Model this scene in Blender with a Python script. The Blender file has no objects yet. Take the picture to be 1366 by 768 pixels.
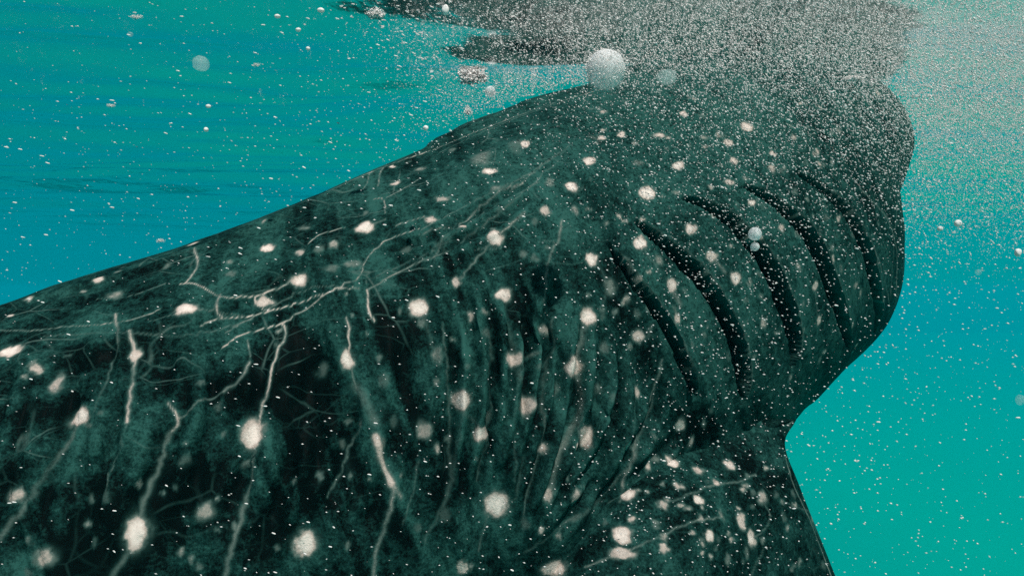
import bpy, math
import numpy as np

S = bpy.context.scene
COL = S.collection
rng = np.random.default_rng(11)

# ------------------------------------------------------------------ camera, sky, sun, exposure
FPX = 940.0                       # focal length in pixels of the 1366 x 768 photograph
CAM = np.array([0.0, 0.0, -0.87])  # the still water level is z = 0
cam_d = bpy.data.cameras.new("camera")
cam = bpy.data.objects.new("camera", cam_d)
COL.objects.link(cam)
cam.location = CAM
cam.rotation_euler = (math.radians(90), 0, 0)
cam_d.sensor_width = 36.0
cam_d.lens = 36.0 * FPX / 1366.0
cam_d.clip_start = 0.02
cam_d.clip_end = 2000.0
S.camera = cam

SUN_EL, SUN_AZ = math.radians(57), math.radians(158)   # azimuth clockwise from +Y: over the right shoulder
w = bpy.data.worlds.new("World")
S.world = w
w.use_nodes = True
nt = w.node_tree
for n in list(nt.nodes):
    nt.nodes.remove(n)
sky = nt.nodes.new("ShaderNodeTexSky")
sky.sky_type = 'NISHITA'
sky.sun_disc = False
sky.sun_elevation = SUN_EL
sky.sun_rotation = SUN_AZ
bg = nt.nodes.new("ShaderNodeBackground")
bg.inputs['Strength'].default_value = 0.1
wo = nt.nodes.new("ShaderNodeOutputWorld")
nt.links.new(sky.outputs[0], bg.inputs['Color'])
nt.links.new(bg.outputs[0], wo.inputs['Surface'])

sun_d = bpy.data.lights.new("sun", 'SUN')
sun_d.energy = 5.0
sun_d.angle = math.radians(0.5)
sun_d.color = (1.0, 0.96, 0.9)
sun = bpy.data.objects.new("sun", sun_d)
COL.objects.link(sun)
sun.rotation_euler = (math.radians(90) - SUN_EL, 0, math.radians(180) - SUN_AZ)
from mathutils import Vector
_dir = Vector((math.sin(SUN_AZ) * math.cos(SUN_EL), math.cos(SUN_AZ) * math.cos(SUN_EL), math.sin(SUN_EL)))
sun.rotation_euler = _dir.to_track_quat('Z', 'Y').to_euler()

S.view_settings.view_transform = 'Standard'
S.view_settings.look = 'None'
S.view_settings.exposure = 0.0
S.view_settings.gamma = 1.0
S.view_settings.use_curve_mapping = False
S.cycles.use_denoising = False
S.cycles.max_bounces = 8
S.cycles.volume_bounces = 3
S.cycles.transparent_max_bounces = 12
S.cycles.caustics_reflective = False
S.cycles.caustics_refractive = False


# ------------------------------------------------------------------ helpers
def at(px, py, d):
    """photograph pixel at depth d (metres along +Y) -> point in the world"""
    px, py, d = np.asarray(px, float), np.asarray(py, float), np.asarray(d, float)
    return np.stack([(px - 683.0) / FPX * d, d + 0 * px, (384.0 - py) / FPX * d + CAM[2]], -1)


def project(P):
    d = P[..., 1]
    d = np.where(np.abs(d) < 1e-4, 1e-4, d)
    return 683.0 + P[..., 0] / d * FPX, 384.0 - (P[..., 2] - CAM[2]) / d * FPX, P[..., 1]


def smooth(x, a, b):
    t = np.clip((x - a) / (b - a), 0, 1)
    return t * t * (3 - 2 * t)


def _hash(i, j, k, seed):
    h = (i * 374761393 + j * 668265263 + k * 2147483647 + seed * 974634777) & 0xFFFFFFFF
    h = ((h ^ (h >> 13)) * 1274126177) & 0xFFFFFFFF
    return ((h ^ (h >> 16)) & 0xFFFF) / 65535.0


def vnoise(P, seed=0):
    """value noise, 0..1"""
    F = np.floor(P).astype(np.int64)
    f = P - F
    f = f * f * (3 - 2 * f)
    out = 0
    for dx in (0, 1):
        wx = f[:, 0] if dx else 1 - f[:, 0]
        for dy in (0, 1):
            wy = f[:, 1] if dy else 1 - f[:, 1]
            for dz in (0, 1):
                wz = f[:, 2] if dz else 1 - f[:, 2]
                out = out + wx * wy * wz * _hash(F[:, 0] + dx, F[:, 1] + dy, F[:, 2] + dz, seed)
    return out


def fbm(P, octaves=3, seed=0):
    a, s, t = 1.0, 0.0, 0.0
    for o in range(octaves):
        s = s + a * vnoise(P * 2.03 ** o, seed + o * 17)
        t += a
        a *= 0.5
    return s / t


def catmull(keys, vals, t):
    """smooth cubic through (keys, vals)"""
    keys = np.asarray(keys, float)
    vals = np.asarray(vals, float)
    if vals.ndim == 1:
        vals = vals[:, None]
    m = np.zeros_like(vals)
    m[1:-1] = (vals[2:] - vals[:-2]) / (keys[2:] - keys[:-2])[:, None]
    m[0] = (vals[1] - vals[0]) / (keys[1] - keys[0])
    m[-1] = (vals[-1] - vals[-2]) / (keys[-1] - keys[-2])
    i = np.clip(np.searchsorted(keys, t, side='right') - 1, 0, len(keys) - 2)
    h = (keys[i + 1] - keys[i])[:, None]
    u = ((t - keys[i]) / (keys[i + 1] - keys[i]))[:, None]
    return ((2 * u**3 - 3 * u**2 + 1) * vals[i] + (u**3 - 2 * u**2 + u) * h * m[i]
            + (-2 * u**3 + 3 * u**2) * vals[i + 1] + (u**3 - u**2) * h * m[i + 1])


def mesh_from(name, V, F, mat=None, parent=None, shade=True, attrs=None):
    """one mesh object from vertex and face arrays (faces all of one size)"""
    V = np.ascontiguousarray(V, np.float32)
    F = np.ascontiguousarray(F, np.int32)
    me = bpy.data.meshes.new(name)
    k = F.shape[1]
    me.vertices.add(len(V))
    me.vertices.foreach_set("co", V.ravel())
    me.loops.add(F.size)
    me.loops.foreach_set("vertex_index", F.ravel())
    me.polygons.add(len(F))
    me.polygons.foreach_set("loop_start", np.arange(0, F.size, k, dtype=np.int32))
    me.polygons.foreach_set("loop_total", np.full(len(F), k, np.int32))
    if shade:
        me.polygons.foreach_set("use_smooth", np.ones(len(F), bool))
    me.update(calc_edges=True)
    for an, av in (attrs or {}).items():
        a = me.attributes.new(an, 'FLOAT', 'POINT')
        a.data.foreach_set("value", np.ascontiguousarray(av, np.float32))
    if mat:
        me.materials.append(mat)
    o = bpy.data.objects.new(name, me)
    COL.objects.link(o)
    if parent:
        o.parent = parent
        o.matrix_parent_inverse = parent.matrix_world.inverted()
    return o


def tag(o, label=None, cat=None, group=None, kind=None):
    if label:
        o['label'] = label
    if cat:
        o['category'] = cat
    if group:
        o['group'] = group
    if kind:
        o['kind'] = kind
    return o


def new_mat(name):
    m = bpy.data.materials.new(name)
    m.use_nodes = True
    t = m.node_tree
    for n in list(t.nodes):
        t.nodes.remove(n)
    out = t.nodes.new("ShaderNodeOutputMaterial")
    return m, t, out


def N(t, kind, **inp):
    n = t.nodes.new(kind)
    for k, v in inp.items():
        k2 = k.replace('_', ' ')
        if k2 in n.inputs:
            n.inputs[k2].default_value = v
        else:
            setattr(n, k, v)
    return n


def math_node(t, op, a, b=None, clamp=False):
    n = t.nodes.new("ShaderNodeMath")
    n.operation = op
    n.use_clamp = clamp
    for i, x in enumerate((a, b)):
        if x is None:
            continue
        if isinstance(x, (int, float)):
            n.inputs[i].default_value = x
        else:
            t.links.new(x, n.inputs[i])
    return n.outputs[0]


def mix_col(t, fac, a, b):
    n = t.nodes.new("ShaderNodeMix")
    n.data_type = 'RGBA'
    for sock, x in ((n.inputs[0], fac), (n.inputs[6], a), (n.inputs[7], b)):
        if isinstance(x, (int, float)):
            sock.default_value = x
        elif isinstance(x, tuple):
            sock.default_value = (*x, 1)
        else:
            t.links.new(x, sock)
    return n.outputs[2]


# ------------------------------------------------------------------ materials
def skin_material():
    m, t, out = new_mat("spotted_skin")
    bs = N(t, "ShaderNodeBsdfPrincipled")
    bs.inputs['Roughness'].default_value = 0.5
    bs.inputs['Specular IOR Level'].default_value = 0.01
    tc = N(t, "ShaderNodeTexCoord")
    mark = N(t, "ShaderNodeAttribute", attribute_name="mark").outputs['Fac']
    tone = N(t, "ShaderNodeAttribute", attribute_name="tone").outputs['Fac']
    n1 = N(t, "ShaderNodeTexNoise", Scale=55.0, Detail=5.0, Roughness=0.65)
    n2 = N(t, "ShaderNodeTexNoise", Scale=160.0, Detail=4.0, Roughness=0.75)
    for n in (n1, n2):
        t.links.new(tc.outputs['Object'], n.inputs['Vector'])
    # blotchy skin: a dark ground with teal-grey clouds
    v = math_node(t, 'ADD', tone, math_node(t, 'MULTIPLY', math_node(t, 'SUBTRACT', n1.outputs['Fac'], 0.5), 1.45))
    v = math_node(t, 'ADD', v, math_node(t, 'MULTIPLY', math_node(t, 'SUBTRACT', n2.outputs['Fac'], 0.5), 1.5), True)
    r = N(t, "ShaderNodeValToRGB")
    e = r.color_ramp.elements
    e[0].position, e[0].color = 0.14, (0.0014, 0.0032, 0.0030, 1)
    e[1].position, e[1].color = 0.95, (0.020, 0.077, 0.065, 1)
    k = e.new(0.55)
    k.color = (0.006, 0.029, 0.025, 1)
    t.links.new(v, r.inputs[0])
    # a fine broken net of pale lines over the back, weaker down the flank
    net = N(t, "ShaderNodeAttribute", attribute_name="net").outputs['Fac']
    mp = N(t, "ShaderNodeMapping")
    mp.inputs['Rotation'].default_value = (0, math.radians(24), 0)
    mp.inputs['Scale'].default_value = (0.62, 0.8, 1.25)
    nw = N(t, "ShaderNodeTexNoise", Scale=4.0, Detail=2.0)
    t.links.new(tc.outputs['Object'], nw.inputs['Vector'])
    vm = N(t, "ShaderNodeVectorMath", operation='MULTIPLY_ADD')
    t.links.new(nw.outputs['Color'], vm.inputs[0])
    vm.inputs[1].default_value = (0.13, 0.13, 0.13)
    t.links.new(tc.outputs['Object'], vm.inputs[2])
    t.links.new(vm.outputs[0], mp.inputs['Vector'])
    lines = None
    for sc, wdt, am in ((6.0, 0.022, 0.24), (13.0, 0.036, 0.12)):
        vo = N(t, "ShaderNodeTexVoronoi", Scale=sc, feature='DISTANCE_TO_EDGE')
        t.links.new(mp.outputs[0], vo.inputs['Vector'])
        mr = N(t, "ShaderNodeMapRange", interpolation_type='SMOOTHSTEP')
        for i_, v_ in ((1, 0.0), (2, wdt), (3, am), (4, 0.0)):
            mr.inputs[i_].default_value = v_
        t.links.new(vo.outputs['Distance'], mr.inputs[0])
        lines = mr.outputs[0] if lines is None else math_node(t, 'MAXIMUM', lines, mr.outputs[0])
    nb = N(t, "ShaderNodeTexNoise", Scale=8.0, Detail=2.0)
    t.links.new(tc.outputs['Object'], nb.inputs['Vector'])
    br = N(t, "ShaderNodeMapRange")
    for i_, v_ in ((1, 0.42), (2, 0.62), (3, 0.0), (4, 1.0)):
        br.inputs[i_].default_value = v_
    t.links.new(nb.outputs['Fac'], br.inputs[0])
    lines = math_node(t, 'MULTIPLY', math_node(t, 'MULTIPLY', lines, br.outputs[0]), net)
    mark = math_node(t, 'MAXIMUM', mark, lines)
    # pale markings, broken up by the grain
    g = math_node(t, 'ADD', math_node(t, 'MULTIPLY', n2.outputs['Fac'], 0.9), math_node(t, 'MULTIPLY', n1.outputs['Fac'], 0.5))
    mk = math_node(t, 'MULTIPLY', mark, math_node(t, 'ADD', g, 0.32), True)
    r2 = N(t, "ShaderNodeValToRGB")
    e = r2.color_ramp.elements
    e[0].position, e[0].color = 0.0, (0.02, 0.10, 0.085, 1)
    e[1].position, e[1].color = 1.0, (0.74, 0.63, 0.56, 1)
    k = e.new(0.35)
    k.color = (0.12, 0.155, 0.135, 1)
    k = e.new(0.6)
    k.color = (0.46, 0.37, 0.32, 1)
    t.links.new(mk, r2.inputs[0])
    c = mix_col(t, math_node(t, 'MULTIPLY', mk, 2.4, True), r.outputs[0], r2.outputs[0])
    t.links.new(c, bs.inputs['Base Color'])
    bp = N(t, "ShaderNodeBump", Strength=0.35, Distance=0.012)
    t.links.new(v, bp.inputs['Height'])
    t.links.new(bp.outputs[0], bs.inputs['Normal'])
    t.links.new(bs.outputs[0], out.inputs['Surface'])
    return m


def plain_material(name, col, rough=0.6, spec=0.2):
    m, t, out = new_mat(name)
    bs = N(t, "ShaderNodeBsdfPrincipled")
    tc = N(t, "ShaderNodeTexCoord")
    n1 = N(t, "ShaderNodeTexNoise", Scale=40.0, Detail=4.0)
    t.links.new(tc.outputs['Object'], n1.inputs['Vector'])
    c = mix_col(t, n1.outputs['Fac'], tuple(x * 0.75 for x in col), tuple(min(1, x * 1.2) for x in col))
    t.links.new(c, bs.inputs['Base Color'])
    bs.inputs['Roughness'].default_value = rough
    bs.inputs['Specular IOR Level'].default_value = spec
    t.links.new(bs.outputs[0], out.inputs['Surface'])
    return m


def milky_material(name, col, dens, film, floor=0.03, through=0.5):
    """a cloudy drop: white scattering inside, a thin grainy film outside"""
    m, t, out = new_mat(name)
    tl = N(t, "ShaderNodeBsdfTranslucent")
    tl.inputs['Color'].default_value = (*col, 1)
    df = N(t, "ShaderNodeBsdfPrincipled", Roughness=0.8)
    df.inputs['Base Color'].default_value = (*col, 1)
    df.inputs['Specular IOR Level'].default_value = 0.0
    df.inputs['Subsurface Weight'].default_value = 1.0
    df.inputs['Subsurface Radius'].default_value = (1, 1, 1)
    df.inputs['Subsurface Scale'].default_value = 0.05
    both = N(t, "ShaderNodeMixShader")
    both.inputs[0].default_value = through
    t.links.new(df.outputs[0], both.inputs[1])
    t.links.new(tl.outputs[0], both.inputs[2])
    tr = N(t, "ShaderNodeBsdfTransparent")
    tc = N(t, "ShaderNodeTexCoord")
    n1 = N(t, "ShaderNodeTexNoise", Scale=260.0, Detail=4.0, Roughness=0.7)
    t.links.new(tc.outputs['Object'], n1.inputs['Vector'])
    r = N(t, "ShaderNodeMapRange")
    for i, v in ((1, 0.42), (2, 0.66), (3, floor), (4, film)):
        r.inputs[i].default_value = v
    t.links.new(n1.outputs['Fac'], r.inputs[0])
    mx = N(t, "ShaderNodeMixShader")
    t.links.new(r.outputs[0], mx.inputs[0])
    t.links.new(tr.outputs[0], mx.inputs[1])
    t.links.new(both.outputs[0], mx.inputs[2])
    t.links.new(mx.outputs[0], out.inputs['Surface'])
    if dens <= 0:
        return m
    vs = N(t, "ShaderNodeVolumeScatter", Density=dens, Anisotropy=0.0)
    vs.inputs['Color'].default_value = (*col, 1)
    t.links.new(vs.outputs[0], out.inputs['Volume'])
    return m


def water_material():
    m, t, out = new_mat("water_surface")
    fr = N(t, "ShaderNodeFresnel", IOR=1.33)
    gl = N(t, "ShaderNodeBsdfGlossy", Roughness=0.16)
    gl.inputs['Color'].default_value = (0.97, 0.97, 0.97, 1)
    tr = N(t, "ShaderNodeBsdfTransparent")
    tc = N(t, "ShaderNodeTexCoord")
    n1 = N(t, "ShaderNodeTexNoise", Scale=9.0, Detail=3.0, Roughness=0.5)
    t.links.new(tc.outputs['Object'], n1.inputs['Vector'])
    bp = N(t, "ShaderNodeBump", Strength=0.25, Distance=0.02)
    t.links.new(n1.outputs['Fac'], bp.inputs['Height'])
    t.links.new(bp.outputs[0], gl.inputs['Normal'])
    mx = N(t, "ShaderNodeMixShader")
    t.links.new(fr.outputs[0], mx.inputs[0])
    t.links.new(tr.outputs[0], mx.inputs[1])
    t.links.new(gl.outputs[0], mx.inputs[2])
    t.links.new(mx.outputs[0], out.inputs['Surface'])
    return m


M_SKIN = skin_material()
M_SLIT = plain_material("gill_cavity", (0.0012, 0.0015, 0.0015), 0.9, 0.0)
M_SPECK, _t, _o = new_mat("white_flake")
_d = N(_t, "ShaderNodeBsdfDiffuse"); _d.inputs['Color'].default_value = (0.97, 0.91, 0.88, 1)
_l = N(_t, "ShaderNodeBsdfTranslucent"); _l.inputs['Color'].default_value = (0.97, 0.92, 0.89, 1)
_tc = N(_t, "ShaderNodeTexCoord"); _n = N(_t, "ShaderNodeTexNoise", Scale=3.0, Detail=2.0)
_t.links.new(_tc.outputs['Object'], _n.inputs['Vector'])
_x = N(_t, "ShaderNodeMixShader")
_t.links.new(math_node(_t, 'MULTIPLY', _n.outputs['Fac'], 0.6), _x.inputs[0])
_t.links.new(_d.outputs[0], _x.inputs[1]); _t.links.new(_l.outputs[0], _x.inputs[2])
_cl = N(_t, "ShaderNodeAttribute", attribute_name="clear").outputs['Fac']
_tr = N(_t, "ShaderNodeBsdfTransparent")
_y = N(_t, "ShaderNodeMixShader")
_t.links.new(_cl, _y.inputs[0]); _t.links.new(_x.outputs[0], _y.inputs[1]); _t.links.new(_tr.outputs[0], _y.inputs[2])
_t.links.new(_y.outputs[0], _o.inputs['Surface'])
M_WATER = water_material()
M_MILK = milky_material("bubble_backscatter", (1.0, 0.96, 0.94), 0.0, 1.0, 0.35, 0.2)
M_FAINT = milky_material("faint_bubble", (0.75, 0.92, 0.85), 14.0, 0.25)
M_SEABED, _t, _o = new_mat("seabed")
_b = N(_t, "ShaderNodeBsdfDiffuse"); _tc = N(_t, "ShaderNodeTexCoord"); _s = N(_t, "ShaderNodeSeparateXYZ")
_n = N(_t, "ShaderNodeTexNoise", Scale=0.03, Detail=4.0)
_t.links.new(_tc.outputs['Object'], _n.inputs['Vector']); _t.links.new(_tc.outputs['Object'], _s.inputs[0])
_f = math_node(_t, 'ADD', math_node(_t, 'MULTIPLY', _s.outputs['X'], 0.011), math_node(_t, 'ADD', math_node(_t, 'MULTIPLY', _n.outputs['Fac'], 0.5), 0.2), True)
_t.links.new(mix_col(_t, _f, (0.003, 0.19, 0.19), (0.004, 0.34, 0.225)), _b.inputs['Color'])     # water's glow painted into the bed: bluer west, brighter green east
_t.links.new(_b.outputs[0], _o.inputs['Surface'])

# ------------------------------------------------------------------ the sea: surface, bed, and the water itself as one even volume
def water_surface():
    # fine grid near the camera, growing to the horizon
    def axis(c0, fine, n, grow):
        a = [0.0]
        st = fine
        while a[-1] < 395:
            if len(a) > n:
                st *= grow
            a.append(min(a[-1] + st, 395.0))
        a = np.array(a)
        return np.concatenate([-a[:0:-1], a]) + c0
    xs = axis(0.6, 0.026, 110, 1.08)
    ys = axis(2.6, 0.020, 110, 1.08)
    X, Y = np.meshgrid(xs, ys, indexing='ij')
    r = np.hypot(X - 0.6, Y - 2.6)
    fade = 1 - smooth(r, 3.0, 14.0) * 0.85
    Z = 0.022 * np.sin(Y * 4.1 + 0.9 * np.sin(X * 1.1) + X * 0.55) + 0.012 * np.sin(Y * 8.7 - X * 1.6 + 1.0)
    P = np.stack([X * 1.3, Y * 3.2, 0 * X], -1).reshape(-1, 3)
    Z = Z + 0.030 * (fbm(P, 3, 5).reshape(X.shape) - 0.5)
    Z = Z + 0.0045 * np.sin(Y * 25.0 + 2.2 * np.sin(X * 2.3) + 5.0 * (fbm(P * 0.8, 2, 15).reshape(X.shape) - 0.5)) * smooth(fbm(P * 0.6, 2, 19).reshape(X.shape), 0.35, 0.65) * (0.6 + 2.2 * (1 - smooth(X, -0.2, 0.4)) * smooth(Y, 1.85, 2.1))
    Z = Z + 0.009 * np.sin(Y * 16.0 + 1.6 * np.sin(X * 1.7 + 0.5) + 4.0 * (fbm(P * 0.5, 2, 25).reshape(X.shape) - 0.5)) * (1 - smooth(X, 0.2, 0.9)) * smooth(Y, 1.8, 2.1) * (1 - smooth(Y, 3.4, 5.0))
    P2 = np.stack([X * 6.0, Y * 11.0, 0 * X], -1).reshape(-1, 3)
    Z = Z + 0.004 * (fbm(P2, 2, 9).reshape(X.shape) - 0.5) * (1 + 1.0 * smooth(X, -0.4, 0.6) * (1 - smooth(X, 1.0, 1.4)) * (1 - smooth(r, 2.0, 4.0)))
    Z = Z * fade
    n, m = X.shape
    idx = np.arange(n * m).reshape(n, m)
    F = np.stack([idx[:-1, :-1], idx[1:, :-1], idx[1:, 1:], idx[:-1, 1:]], -1).reshape(-1, 4)
    o = mesh_from("water_surface", np.stack([X, Y, Z], -1).reshape(-1, 3), F, M_WATER)
    tag(o, "rippled underside of the water surface mirroring the sea below", kind='structure')
    return o


water_surface()

HB = -30.0
seabed_depth = -26.0
g = np.linspace(-396, 396, 60)
X, Y = np.meshgrid(g, g, indexing='ij')
Z = seabed_depth + 2.0 * (fbm(np.stack([X * 0.05, Y * 0.05, 0 * X], -1).reshape(-1, 3), 3, 3).reshape(X.shape) - 0.5)
idx = np.arange(3600).reshape(60, 60)
bed = mesh_from("seabed", np.stack([X, Y, Z], -1).reshape(-1, 3),
                np.stack([idx[:-1, :-1], idx[1:, :-1], idx[1:, 1:], idx[:-1, 1:]], -1).reshape(-1, 4), M_SEABED)
tag(bed, "pale seabed far below in the turquoise water", kind='structure')

x0, x1, y0, y1, z0, z1 = -400.0, 400.0, -400.0, 400.0, HB, 0.7
V = [(x, y, z) for z in (z0, z1) for x, y in ((x0, y0), (x1, y0), (x1, y1), (x0, y1))]
F = [(3, 2, 1, 0), (4, 5, 6, 7), (0, 1, 5, 4), (1, 2, 6, 5), (2, 3, 7, 6), (3, 0, 4, 7)]
m, t, out = new_mat("turquoise_water")
pv = N(t, "ShaderNodeVolumePrincipled")
pv.inputs['Color'].default_value = (0.0, 0.183, 0.218, 1)
pv.inputs['Absorption Color'].default_value = (0.0, 0.6, 0.7, 1)
pv.inputs['Density'].default_value = 0.017
pv.inputs['Anisotropy'].default_value = 0.15
t.links.new(pv.outputs[0], out.inputs['Volume'])
haze = mesh_from("haze", np.array(V), np.array(F), m, shade=False)
tag(haze, "clear turquoise water filling the whole view", kind='stuff')

# ------------------------------------------------------------------ the whale shark
shark = bpy.data.objects.new("whale_shark", None)
COL.objects.link(shark)
shark.location = at(700, 500, 2.7)
bpy.context.view_layer.update()
tag(shark, "huge dark whale shark with pale spots feeding head-up at the surface", "whale shark")

# stations from tail to snout: back edge (px), belly edge (px), depth (m), half breadth (m)
ST = [
    (-120, (0, 400), (330, 1150), 1.98, 0.66),
    (0, (130, 360), (440, 1085), 2.10, 0.70),
    (120, (260, 322), (560, 1010), 2.22, 0.74),
    (240, (400, 271), (670, 945), 2.36, 0.77),
    (340, (500, 229), (770, 880), 2.48, 0.80),
    (420, (575, 198), (850, 805), 2.58, 0.82),
    (500, (640, 168), (930, 715), 2.68, 0.82),
    (600, (750, 130), (1012, 596), 2.82, 0.82),
    (690, (860, 99), (1080, 520), 2.96, 0.80),
    (780, (950, 78), (1136, 458), 3.08, 0.74),
    (840, (1010, 76), (1142, 404), 3.15, 0.67),
    (890, (1055, 86), (1131, 345), 3.20, 0.58),
    (940, (1090, 100), (1170, 268), 3.25, 0.45),
    (980, (1150, 124), (1192, 228), 3.28, 0.26),
    (1000, (1184, 158), (1198, 204), 3.30, 0.10),
]
keys, Cs, Hs, Bs = [], [], [], []
# the tail sinks away past the camera's shoulder (out of the picture)
for k, c, h, b in ((-1000, (-4.9, 0.75, -2.95), (-0.02, 0, 0.05), 0.04), (-900, (-4.1, 0.95, -2.62), (-0.08, 0, 0.18), 0.12),
                   (-700, (-3.0, 1.22, -2.22), (-0.17, 0, 0.38), 0.30), (-500, (-2.15, 1.50, -1.98), (-0.27, 0, 0.60), 0.48),
                   (-290, (-1.43, 1.80, -1.76), (-0.325, 0, 0.73), 0.60)):
    keys.append(k); Cs.append((c[0], c[1], c[2] + CAM[2] + 0.95)); Hs.append(h); Bs.append(b)
for k, u, l, d, b in ST:
    U, L = at(*u, d), at(*l, d)
    h = (U - L) / np.linalg.norm(U - L)
    qU, qL = ((U - CAM) @ h) / d, ((L - CAM) @ h) / d
    lo, hi = 1e-3, 3.0
    for _ in range(50):                       # half height whose outline meets both edges as seen from the side
        a_ = 0.5 * (lo + hi)
        if math.hypot(a_, qU * b) + math.hypot(a_, qL * b) < (qU - qL) * d:
            lo = a_
        else:
            hi = a_
    cc = qU * d - math.hypot(a_, qU * b)
    mid_ = (U + L) / 2
    keys.append(k); Cs.append(mid_ + h * (cc - (mid_ - CAM) @ h)); Hs.append(h * a_); Bs.append(b)
NS, NF, NB = 800, 520, 60
vis = np.linspace(-150, 999.5, NS - 90)
ts = np.concatenate([np.linspace(-1000, -152, 90), vis])
C = catmull(keys, Cs, ts)
H = catmull(keys, Hs, ts)
Bm = np.abs(catmull(keys, Bs, ts)[:, 0])
T = np.gradient(C, axis=0)
T /= np.linalg.norm(T, axis=1)[:, None]
Hn = H / np.linalg.norm(H, axis=1)[:, None]
Bd = np.broadcast_to(np.array([0.0, -1.0, 0.0]), C.shape)
th = np.concatenate([np.linspace(-0.06, math.pi + 0.06, NF), np.linspace(math.pi + 0.06, 2 * math.pi - 0.06, NB + 2)[1:-1]])
NT = len(th)
cs, sn = np.cos(th), np.sin(th)
ex = 2 / 2.15
cs2, sn2 = np.sign(cs) * np.abs(cs) ** ex, np.sign(sn) * np.abs(sn) ** ex
P = C[:, None] + H[:, None] * cs2[None, :, None] + (Bd * Bm[:, None])[:, None] * sn2[None, :, None]
Tn = np.broadcast_to(ts[:, None], P.shape[:2])
TH = np.broadcast_to(th[None, :], P.shape[:2])


def grid_normals(P):
    du = np.gradient(P, axis=0)
    dv = (np.roll(P, -1, axis=1) - np.roll(P, 1, axis=1))
    n = np.cross(du, dv)
    n /= np.linalg.norm(n, axis=2)[..., None] + 1e-12
    s = np.sign(np.median(np.sum(n * (P - C[:, None]), -1)))
    return n * s


NR = grid_normals(P)

# broad relief: lengthways keels along the back, soft upright folds on the flank, a knobbly crest behind the head
pp = np.stack([Tn * 0.012, TH * 1.4, 0 * TH], -1).reshape(-1, 3)
warp = (fbm(pp * 1.3, 2, 31) - 0.5).reshape(TH.shape)
folds = fbm(np.stack([Tn * 0.036 + warp * 1.3 + TH * 0.35, TH * 1.1, 0 * TH], -1).reshape(-1, 3), 3, 41).reshape(TH.shape)
flank = smooth(TH, 0.55, 1.1) * (1 - smooth(TH, 2.9, 3.3)) * smooth(Tn, -300, -100) * (1 - smooth(Tn, 560, 700))
disp = (folds - 0.5) * 0.055 * flank
for k0, wd, am in ((0.42, 0.035, 0.012), (0.80, 0.04, 0.014), (1.12, 0.04, 0.008)):
    disp += am * np.exp(-((TH - k0 - 0.05 * np.sin(Tn * 0.01)) / wd) ** 2) * (1 - smooth(Tn, 520, 700))
crest = smooth(Tn, 412, 424) * (1 - smooth(Tn, 560, 660)) * np.exp(-((np.where(TH > math.pi, TH - 2 * math.pi, TH) + 0.12) / 0.34) ** 2)
disp += crest * (0.040 + 0.02 * (fbm(np.stack([Tn * 0.05, TH * 6, 0 * TH], -1).reshape(-1, 3), 2, 8).reshape(TH.shape) - 0.5))
disp += (fbm(P.reshape(-1, 3) * 6.0, 3, 77).reshape(TH.shape) - 0.5) * 0.012 * smooth(Tn, -500, -200)
P = P + NR * disp[..., None]
NR = grid_normals(P)

# pectoral fin: rows of control points from the root (inside the flank) to the tip
bx, by, bd_ = project(P.reshape(-1, 3))
front = bd_ > 0.5


def body_depth(px, py):
    r = (np.abs(bx - px) < 6) & (np.abs(by - py) < 6) & front
    return bd_[r].min() if r.any() else None


FROWS = [
    [(725, 750), (790, 680), (855, 615), (930, 570), (1062, 560)],
    [(718, 800), (792, 720), (867, 655), (947, 615), (1047, 592)],
    [(742, 870), (820, 795), (897, 728), (972, 684), (1064, 645)],
    [(800, 970), (872, 890), (942, 822), (1016, 776), (1100, 735)],
    [(900, 1050), (962, 990), (1022, 930), (1080, 880), (1142, 840)],
    [(1020, 1100), (1062, 1060), (1112, 1020), (1152, 990), (1190, 960)],
    [(1160, 1130), (1178, 1118), (1195, 1106), (1208, 1094), (1222, 1080)],
]
fd = []
for x, y in FROWS[1][:4]:
    q = body_depth(x, y)
    fd.append(q if q is not None else fd[-1] + 0.1)
fd.append(fd[-1] + 0.12)
fd = np.array(fd)
print("fin root depths", fd)
FOFF = [0.12, 0.0, -0.07, -0.07, -0.05, 0.0, 0.08]
FOFF[0] = np.array([0.12, 0.12, 0.12, 0.10, 0.02])
rowsP = np.array([at([c[0] for c in r], [c[1] for c in r], fd * (0.35 if i > 4 else 1) + (fd.mean() * 0.65 if i > 4 else 0) + FOFF[i]) for i, r in enumerate(FROWS)])
NU, NUB = 300, 90
fu = np.concatenate([np.linspace(0, 1, NU), np.linspace(1, 0, NUB + 2)[1:-1]])
fs = np.concatenate([np.ones(NU), -np.ones(NUB)])
fx = 0.5 - 0.5 * np.cos(np.pi * fu)
fv = np.linspace(0, 6, 280)
ru = np.array([catmull([0, .25, .5, .75, 1], r, fx) for r in rowsP])          # rows x u x 3
PF = catmull(np.arange(7), ru.reshape(7, -1), fv).reshape(len(fv), len(fu), 3)
fT = np.abs(catmull(np.arange(7), [0.02, 0.045, 0.075, 0.07, 0.055, 0.04, 0.012], fv)[:, 0])
fL, fR = PF[:, 0], PF[:, NU - 1]
du_, dv_ = np.gradient(PF[:, :NU], axis=1), np.gradient(PF[:, :NU], axis=0)
fN = np.cross(du_.mean(1), dv_.mean(1))
fN /= np.linalg.norm(fN, axis=1)[:, None]
fN *= -np.sign(fN[:, 1:2])
prof = fs * np.sqrt(np.clip(1 - (2 * fx - 1) ** 2, 0, 1))
PF = PF + fN[:, None] * (fT[:, None] * prof[None, :])[..., None]
PF = PF + fN[:, None] * ((fbm(PF.reshape(-1, 3) * 7.0, 3, 5).reshape(PF.shape[:2]) - 0.5) * 0.016 * np.abs(prof)[None, :])[..., None]

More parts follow.
